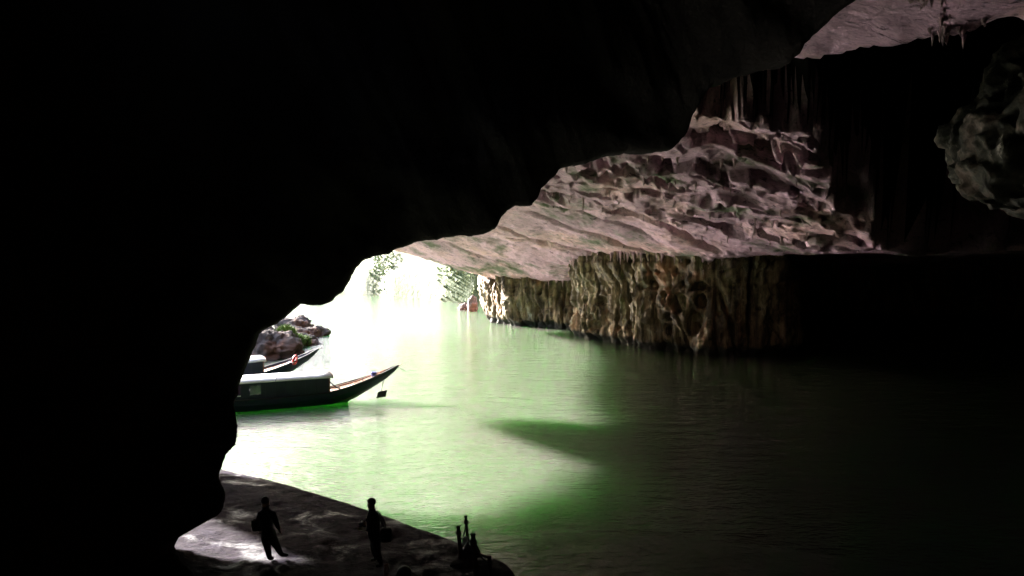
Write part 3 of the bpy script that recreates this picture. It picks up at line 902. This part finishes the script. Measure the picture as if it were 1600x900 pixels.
def tuft(p, n, h, spread, label, seed):
    rnd = random.Random(seed)
    mb = MB()
    for i in range(n):
        a = rnd.uniform(0, 6.28); d = spread * math.sqrt(rnd.random())
        bx_, by_ = math.cos(a) * d, math.sin(a) * d
        hh = h * rnd.uniform(0.5, 1.1); ln = rnd.uniform(0.1, 0.45); a2 = rnd.uniform(0, 6.28)
        w = 0.035
        px_, py_ = -math.sin(a2) * w, math.cos(a2) * w
        tx, ty = math.cos(a2) * ln, math.sin(a2) * ln
        zb = -0.5 * (d / spread) ** 2
        mb.add([(bx_ - px_, by_ - py_, zb - 0.2), (bx_ + px_, by_ + py_, zb - 0.2), (bx_ + tx * .4 + px_, by_ + ty * .4 + py_, zb + hh * .6), (bx_ + tx * .4 - px_, by_ + ty * .4 - py_, zb + hh * .6), (bx_ + tx, by_ + ty, zb + hh)], [(0, 1, 2, 3), (3, 2, 4)])
    o = mb.build('grass_clump', M['grass'])
    o.location = p
    tag(o, label, 'grass', 'grass clumps on the shore rocks')
    return o
tuft(unp(446, 518, 66.2) , 520, 0.75, 0.9, 'tall bright green grass clump on top of the shore rocks, beside the rust red boulder', 1)
tuft(unp(463, 527, 70.8), 300, 0.5, 0.8, 'yellow green grass clump between the mossy and the jagged boulder', 2)
tuft(unp(477, 528, 72.0), 180, 0.4, 0.55, 'smallest grass clump, towards the right end of the shore rocks', 3)

# ------------------------------------------------------------------ stalactites (parts of the ceiling)
def cone_mesh(seed, n=7):
    rnd = random.Random(seed)
    mb = MB()
    rows = []
    for i, (z, r) in enumerate(((0.25, 0.30), (0.0, 0.2), (-0.3, 0.13), (-0.6, 0.085), (-0.85, 0.05), (-1.0, 0.012))):
        ox, oy = rnd.uniform(-.03, .03), rnd.uniform(-.03, .03)
        rows.append([(ox + r * rnd.uniform(.75, 1.2) * math.cos(2 * math.pi * k / n), oy + r * rnd.uniform(.75, 1.2) * math.sin(2 * math.pi * k / n), z) for k in range(n)])
    mb.grid(rows, True)
    me = bpy.data.meshes.new('stalactite')
    me.from_pydata(mb.v, [], mb.f)
    for p in me.polygons: p.use_smooth = True
    me.materials.append(M['ceil'])
    return me
CONES = [cone_mesh(i) for i in range(6)]
def stalactite(x, y, ln, w, i):
    z = float(ceiling_h(np.array([x]), np.array([y]))[0])
    o = bpy.data.objects.new('stalactite', CONES[i % 6])
    col.objects.link(o)
    o.parent = ceil
    o.location = (x, y, z + 0.02)
    o.scale = (w, w, ln)
    o.rotation_euler = (0, 0, i * 1.7)
rs = random.Random(3)
for (cx, cy_, cnt, sp) in ((10.9, 20.3, 16, 0.2), (12.1, 21.3, 22, 0.36)):
    for i in range(cnt):
        stalactite(cx + rs.gauss(0, sp), cy_ + rs.gauss(0, sp * 0.7), rs.uniform(0.12, 0.42), rs.uniform(0.3, 0.6), i)
for i in range(90):
    x = rs.uniform(2, 21); y = rs.uniform(40, 60)
    stalactite(x, y, rs.uniform(0.25, 0.8), rs.uniform(0.3, 0.9), i)
for i in range(60):
    k = rs.randrange(200, 480)
    k = min(k, len(pa) - 1)
    stalactite(pa[k, 0] - 0.45 * rs.uniform(0.3, 1.6), pa[k, 1] - 0.3, rs.uniform(0.4, 1.3), rs.uniform(0.4, 1.0), i)

# ------------------------------------------------------------------ mooring posts, ropes and clutter at the landing edge
GZ = 0.56
def post(tpx, bpx, label, r=0.055):
    b = ground(bpx[0], bpx[1], GZ)
    t = unp(tpx[0], tpx[1], b.y)
    root = empty('mooring_post', b)
    t = t - b
    MB().tube([Vector((0, 0, -0.25)), t * 0.35 + Vector((0.01, 0, 0)), t * 0.7, t], r * 1.1, 9, r * 0.9).build('shaft', M['post'], root, bevel=0.006)
    MB().tube([t * 0.985, t * 1.0 + Vector((0, 0, 0.03))], r * 1.15, 9).build('cap', M['post'], root, bevel=0.006)
    for k in range(3):
        c = t * (0.80 + 0.035 * k)
        MB().tube([c + Vector((math.cos(a) * (r + 0.012), math.sin(a) * (r + 0.012), 0.008 * math.sin(a))) for a in np.linspace(0, 2 * math.pi, 13)], 0.016, 5, cap=False).build('rope_turn', M['rope'], root)
    tag(root, label, 'post', 'mooring posts on the landing')
    return b + t * 0.82
A1 = post((716, 823), (720, 880), 'leftmost dark mooring post on the landing edge, roped to the tallest one')
A2 = post((727.5, 807), (732, 858), 'slim mooring post standing highest in view at the landing edge', 0.045)
A3 = post((739, 835), (744, 902), 'stout mooring post nearest the camera side, third from the left', 0.065)
A4 = post((764, 870), (768, 915), 'rightmost mooring post, cut off by the bottom of the view')
def rope(a, b, sag, label):
    pts = []
    for i in range(13):
        t = i / 12
        p = a.lerp(b, t); p.z -= sag * 4 * t * (1 - t)
        pts.append(p)
    o = MB().tube(pts, 0.022, 6).build('rope', M['rope'])
    tag(o, label, 'rope', 'ropes slung between mooring posts')
rope(A1, A2, 0.28, 'slack rope sagging between the leftmost post and the slim highest post')
rope(A2, A3, 0.30, 'slack rope sagging from the slim highest post to the stout post')
rope(A3, A4, 0.12, 'taut rope sloping down from the stout post to the rightmost post')
sp_ = ground(724, 884, GZ)
st = rock_mass('stone_block', (sp_.x, sp_.y, GZ + 0.02), (0.34, 0.25, 0.13), M['dark'], 31.0, 0.25, 24, freq=2.0)
tag(st, 'low dark stone at the foot of the leftmost mooring post', 'stone')
sp_ = ground(736, 876, GZ)
st = rock_mass('cloth_bundle', (sp_.x, sp_.y, GZ + 0.2), (0.22, 0.2, 0.26), M['leather'], 33.0, 0.3, 24, freq=2.5)
tag(st, 'dark bundle heaped between the mooring posts', 'bundle')
sp_ = ground(727, 869, GZ)
st = rock_mass('plastic_bag', (sp_.x, sp_.y, GZ + 0.22), (0.17, 0.15, 0.24), M['bagwhite'], 36.0, 0.55, 28, freq=5.0)
tag(st, 'pale crumpled plastic bag between the mooring posts', 'bag')

# ------------------------------------------------------------------ people
def skin_body(name, verts, edges, parent, paint):
    """verts: name -> (x, y, z, rx, ry); grows one continuous figure"""
    names = list(verts)
    me = bpy.data.meshes.new(name + '_cage')
    me.from_pydata([verts[k][:3] for k in names], [(names.index(a), names.index(b)) for a, b in edges], [])
    o = bpy.data.objects.new(name + '_cage', me)
    col.objects.link(o)
    o.modifiers.new('skin', 'SKIN').use_smooth_shade = True
    sk = me.skin_vertices[0].data if me.skin_vertices else None
    if sk is None:
        bm = bmesh.new(); bm.from_mesh(me); bm.verts.layers.skin.verify(); bm.to_mesh(me); bm.free()
        sk = me.skin_vertices[0].data
    for i, k in enumerate(names):
        g_ = 1.0 if len(k) > 1 and k[0] in 'LR' and k[1] in 'pft' else (1.22 if k in ('head', 'crown', 'jaw', 'neck', 'nose') else 1.42)
        sk[i].radius = (verts[k][3] * g_, verts[k][4] * g_)
        sk[i].use_root = (k == 'pelvis')
    o.modifiers.new('sub', 'SUBSURF').levels = 2
    dg = bpy.context.evaluated_depsgraph_get()
    new = bpy.data.meshes.new_from_object(o.evaluated_get(dg))
    bpy.data.objects.remove(o)
    b = bpy.data.objects.new(name, new)
    col.objects.link(b)
    b.parent = parent
    new.materials.clear()
    for m_ in ('shirt', 'trousers', 'skin', 'shoe'):
        new.materials.append(M[m_])
    for p in new.polygons:
        p.use_smooth = True
        p.material_index = paint(p.center)
    return b

def add_hand(V, E, wrist, tag_, d, side, curl=0.3):
    """palm and five fingers growing from a wrist along d; side = direction the thumb leaves"""
    w = Vector(V[wrist][:3]); d = Vector(d).normalized(); s_ = Vector(side).normalized()
    nrm = d.cross(s_)
    palm = w + d * 0.075
    V[tag_ + 'p'] = (*palm, 0.03, 0.018); E.append((wrist, tag_ + 'p'))
    for i, (o_, ln) in enumerate(((0.028, 0.07), (0.010, 0.08), (-0.009, 0.075), (-0.027, 0.058))):
        k = palm + d * 0.03 + s_ * o_
        a = k + d * ln * 0.55 + nrm * curl * ln * 0.4
        c = a + d * ln * 0.35 + nrm * curl * ln * 1.0
        V[f'{tag_}f{i}a'] = (*k, 0.011, 0.011); V[f'{tag_}f{i}b'] = (*a, 0.0095, 0.0095); V[f'{tag_}f{i}c'] = (*c, 0.008, 0.008)
        E += [(tag_ + 'p', f'{tag_}f{i}a'), (f'{tag_}f{i}a', f'{tag_}f{i}b'), (f'{tag_}f{i}b', f'{tag_}f{i}c')]
    t0 = w + d * 0.035 + s_ * 0.032; t1 = t0 + d * 0.035 + s_ * 0.02; t2 = t1 + d * 0.03 + nrm * 0.01
    V[tag_ + 't0'] = (*t0, 0.013, 0.013); V[tag_ + 't1'] = (*t1, 0.011, 0.011); V[tag_ + 't2'] = (*t2, 0.009, 0.009)
    E += [(wrist, tag_ + 't0'), (tag_ + 't0', tag_ + 't1'), (tag_ + 't1', tag_ + 't2')]

def hair_cap(parent, c, r, back):
    rows = []
    for i in range(10):
        th = math.pi * 0.60 * i / 9
        row = []
        for k in range(18):
            ph = 2 * math.pi * k / 18
            dx, dy = math.cos(ph), math.sin(ph)
            face = max(0.0, -(dx * back[0] + dy * back[1]))
            t = th * (1 - 0.34 * face)
            row.append((c[0] + r[0] * math.sin(t) * dx, c[1] + r[1] * math.sin(t) * dy, c[2] + r[2] * math.cos(t)))
        rows.append(row)
    return MB().grid(rows, True).build('hair', M['hair'], parent, smooth=True, solid=0.012)

def px_person(rootpx, paint, J, E, label, group, hands, z0=GZ, Yd=None):
    g0 = ground(rootpx[0], rootpx[1], z0)
    k = g0.y / F
    root = empty('person', g0)
    V = {}
    for nme, (x, y, dy, r1, r2) in J.items():
        V[nme] = ((x - rootpx[0]) * k, dy, (rootpx[1] - y) * k + dy * -0.0, r1, r2)
    for h in hands:
        add_hand(V, E, *h)
    body = skin_body('body', V, E, root, paint)
    tag(root, label, 'person', group)
    return root, V, k

E0 = [('pelvis', 'waist'), ('waist', 'chest'), ('chest', 'upper'), ('upper', 'neck'), ('neck', 'jaw'), ('jaw', 'head'), ('head', 'crown'), ('jaw', 'nose'),
      ('upper', 'shl'), ('shl', 'ell'), ('ell', 'wrl'), ('upper', 'shr'), ('shr', 'elr'), ('elr', 'wrr'),
      ('pelvis', 'hil'), ('hil', 'knl'), ('knl', 'anl'), ('anl', 'tol'), ('pelvis', 'hir'), ('hir', 'knr'), ('knr', 'anr'), ('anr', 'tor')]

def paint1(c):
    if c.z > 1.48: return 2
    if c.z < 0.09: return 3
    if c.z < 0.95:
        return 2 if (abs(c.x + 0.18) > 0.24 and c.z > 0.72) else 1
    return 0

# man standing, seen from behind, weight on his left leg
J1 = dict(pelvis=(419.5, 833, 0, .135, .10), waist=(418.5, 823, 0, .13, .095), chest=(417.5, 811, 0, .16, .105), upper=(417, 801, 0, .13, .085), neck=(416, 793.5, .0, .058, .06),
          jaw=(415.3, 788, .025, .068, .08), head=(415, 781, .02, .085, .10), crown=(415, 775, .01, .068, .08), nose=(415, 784, .115, .018, .018),
          shl=(407, 801.5, 0, .068, .068), ell=(403.5, 817, -.06, .05, .05), wrl=(403.5, 827, .09, .034, .034),
          shr=(427.5, 801, 0, .068, .068), elr=(433, 815, -.03, .05, .05), wrr=(436, 824, .04, .034, .034),
          hil=(414.5, 838, 0, .095, .10), knl=(417.5, 855, .02, .066, .07), anl=(422, 872, -.03, .045, .05), tol=(424, 875, .15, .042, .03),
          hir=(425, 838, 0, .095, .10), knr=(432, 853, .03, .066, .07), anr=(438.5, 869, .10, .045, .05), tor=(448, 871, .17, .042, .03))
r1, V1, k1 = px_person((432, 877), paint1, J1, list(E0), 'person standing on the landing nearest the dark wall, black bag at the hip', 'people on the landing',
          [('wrl', 'L', (0.1, .5, -1), (1, 0.2, 0)), ('wrr', 'R', (0.15, .1, -1), (-0.6, .8, 0))])
hc = V1['head']
hair_cap(r1, (hc[0], hc[1] - .005, hc[2] + 0.015), (.098, .115, .118), (0, -1))
r1['label'] = 'person with legs apart on the landing, black bag at the hip, nearer the dark wall'

def bag(name, c, w, d_, h, rot, label, strap=None):
    o = empty(name, c, rot)
    rows = []
    for i, (z, s_) in enumerate(((0, .78), (.04, .95), (.3, 1.06), (.7, 1.02), (.95, .92), (1.0, .8))):
        rows.append([(w / 2 * s_ * math.copysign(abs(math.cos(a)) ** 0.45, math.cos(a)), d_ / 2 * s_ * math.copysign(abs(math.sin(a)) ** 0.45, math.sin(a)), z * h) for a in np.linspace(0, 2 * math.pi, 20, endpoint=False)])
    mb = MB().grid(rows, True)
    m_ = len(rows[0])
    mb.f += [tuple(range(m_)), tuple(range(5 * m_, 6 * m_))]
    b = mb.build('body', M['leather'], o, smooth=True)
    MB().box(-w * .50, w * .50, -d_ * .56, -d_ * .50, h * .45, h * .97).build('flap', M['leather'], o, bevel=0.015)
    MB().box(-.03, .03, -d_ * .60, -d_ * .56, h * .42, h * .52).build('buckle', M['black'], o)
    if strap:
        inv = Matrix.LocRotScale(Vector(c), o.rotation_euler, None).inverted()
        MB().tube([inv @ Vector(p) for p in strap], 0.022, 6).build('strap', M['leather'], o)
    tag(o, label, 'bag', 'bags carried by the people')
    return o
def W(root, V, nme, off=(0, 0, 0)):
    return root.location + Vector(V[nme][:3]) + Vector(off)
hp = W(r1, V1, 'wrl')
def pxp(px, py, Y): return unp(px, py, Y)
Yp = r1.location.y
cbag = unp(402.5, 829.5, Yp); cbag.y = Yp + 0.02
bag('shoulder_bag', cbag, 0.28, 0.18, 0.30, 0.1, 'black bag hanging at the hip of the person nearer the dark wall',
    [cbag + Vector((-.1, 0, .3)), unp(403, 812, Yp - .1), unp(410, 799, Yp - .05), unp(418, 797, Yp + .08), unp(412, 812, Yp + .14), cbag + Vector((.11, 0.03, .3))])

# man in profile facing left, camera in hands, bag behind him
J2 = dict(pelvis=(585, 837, 0, .115, .14), waist=(583.5, 826, 0, .115, .13), chest=(582.5, 812, 0, .12, .15), upper=(582.5, 802, 0, .095, .12), neck=(582, 794, .0, .06, .058),
          jaw=(580.5, 789, .0, .08, .068), head=(580.8, 782.5, .0, .10, .085), crown=(581, 778, .0, .08, .068), nose=(575, 785.5, 0, .018, .018),
          shl=(582, 803.5, .17, .065, .065), ell=(578, 818, .21, .048, .048), wrl=(571, 819, .09, .034, .034),
          shr=(583, 803.5, -.17, .065, .065), elr=(579, 820, -.22, .048, .048), wrr=(571.5, 824, -.08, .034, .034),
          hil=(584, 841, .085, .09, .095), knl=(583, 859, .09, .066, .066), anl=(587.5, 875, .08, .045, .045), tol=(577.5, 877.5, .09, .03, .042),
          hir=(587.5, 841, -.085, .09, .095), knr=(590.5, 860, -.09, .066, .066), anr=(597, 879, -.09, .045, .045), tor=(588, 882, -.10, .03, .042))
def paint2(c):
    if c.z > 1.50: return 2
    if c.x < -0.26 and c.z > 0.8: return 2
    if c.z < 0.10: return 3
    return 1 if c.z < 0.92 else 0
r2, V2, k2 = px_person((591, 882), paint2, J2, list(E0), 'person in profile facing left holding a small camera, bag slung behind', 'people on the landing',
          [('wrl', 'L', (-1, -.35, .1), (0, 0.1, 1), 0.6), ('wrr', 'R', (-1, .3, .1), (0, 0.1, 1), -0.6)])
hc = V2['head']
hair_cap(r2, (hc[0] + .006, hc[1], hc[2] + 0.012), (.118, .098, .112), (1, 0))
Yp = r2.location.y
cm = empty('camera_body', unp(565.5, 821, Yp), 0.1)
MB().box(-.035, .035, -.075, .075, 0, .09).build('housing', M['black'], cm, bevel=0.012)
MB().tube([(-.03, 0, .045), (-.085, 0, .045)], .033, 12).build('lens', M['black'], cm, bevel=0.004)
MB().box(-.015, .015, -.03, .03, .09, .11).build('viewfinder', M['white'], cm, bevel=0.005)
cm.name = 'handheld_camera'
tag(cm, 'small camera held in front of the chest by the person in profile', 'camera')
cb2 = unp(603.5, 846, Yp - .05); cb2.y = Yp - 0.05
bag('shoulder_bag', cb2, 0.28, 0.20, 0.36, 0.15, 'black bag slung behind the person in profile, on a long strap',
    [cb2 + Vector((.0, 0, .34)), unp(600, 815, Yp - .1), unp(592, 800, Yp - .1), unp(585, 797.5, Yp), unp(590, 802, Yp + .14), cb2 + Vector((-.08, 0.06, .33))])

# third person: only head and shoulders reach into the view
J3 = dict(pelvis=(634, 968, 0, .15, .12), waist=(634, 950, 0, .14, .105), chest=(633, 931, 0, .17, .115), upper=(633, 917, 0, .14, .09), neck=(633, 907, .0, .062, .064),
          jaw=(632.5, 901, .02, .085, .09), head=(632.5, 891.5, .015, .112, .115), crown=(632.5, 884.5, .01, .09, .095), nose=(632.5, 895, .115, .018, .018),
          shl=(618, 914, 0, .07, .07), ell=(603, 905, .10, .052, .052), wrl=(600, 896, .22, .036, .036),
          shr=(648, 917, 0, .07, .07), elr=(654, 940, -.03, .052, .052), wrr=(655, 958, .05, .036, .036),
          hil=(627, 974, 0, .10, .10), knl=(626, 1002, .02, .07, .07), anl=(627, 1027, -.03, .047, .05), tol=(627, 1031, .15, .042, .03),
          hir=(641, 974, 0, .10, .10), knr=(642, 1002, .03, .07, .07), anr=(643, 1027, -.02, .047, .05), tor=(643, 1031, .17, .042, .03))
def paint3(c):
    if c.z > 1.42: return 2
    if c.z < 0.09: return 3
    return 1 if c.z < 0.85 else 0
r3, V3, k3 = px_person((634, 1034), paint3, J3, list(E0), 'person at the bottom edge, only the dark round head and shoulders showing', 'people on the landing',
          [('wrl', 'L', (0, .6, 1), (1, 0, 0)), ('wrr', 'R', (0.1, .2, -1), (-0.6, .8, 0))])
hc = V3['head']
hair_cap(r3, (hc[0], hc[1] - .005, hc[2] + 0.01), (.145, .15, .14), (0, -1))

# ------------------------------------------------------------------ woods on the far bank: one mass of leaves
rg = np.random.RandomState(5)
N = 30000
fi = rg.rand(N) ** 1.6
tx = rg.uniform(-110, 30, N)
tt = 0.012 + 0.14 * fi
ty, tz = hill_pt(tx, tt)
keepm = fbm(tx * 0.07, ty * 0.07, 9.0, 3) > 0.06
tx, ty, tz = tx[keepm], ty[keepm], tz[keepm]
mv, mf = [], []
for i in range(len(tx)):
    c = Vector((tx[i], ty[i], tz[i] + rg.uniform(0.0, 2.2)))
    a = Vector(rg.normal(size=3)).normalized() * rg.uniform(0.15, 0.42)
    b = a.cross(Vector(rg.normal(size=3))).normalized() * rg.uniform(0.12, 0.36)
    q0 = len(mv)
    mv += [c - a, c - b * 0.9, c + a, c + b]
    mf.append((q0, q0 + 1, q0 + 2, q0 + 3))
me = bpy.data.meshes.new('forest')
me.from_pydata(mv, [], mf)
fo = link(me, 'forest', M['leaf'])
fo['kind'] = 'stuff'
tag(fo, 'sunlit woods and scrub on the far river bank', 'trees')
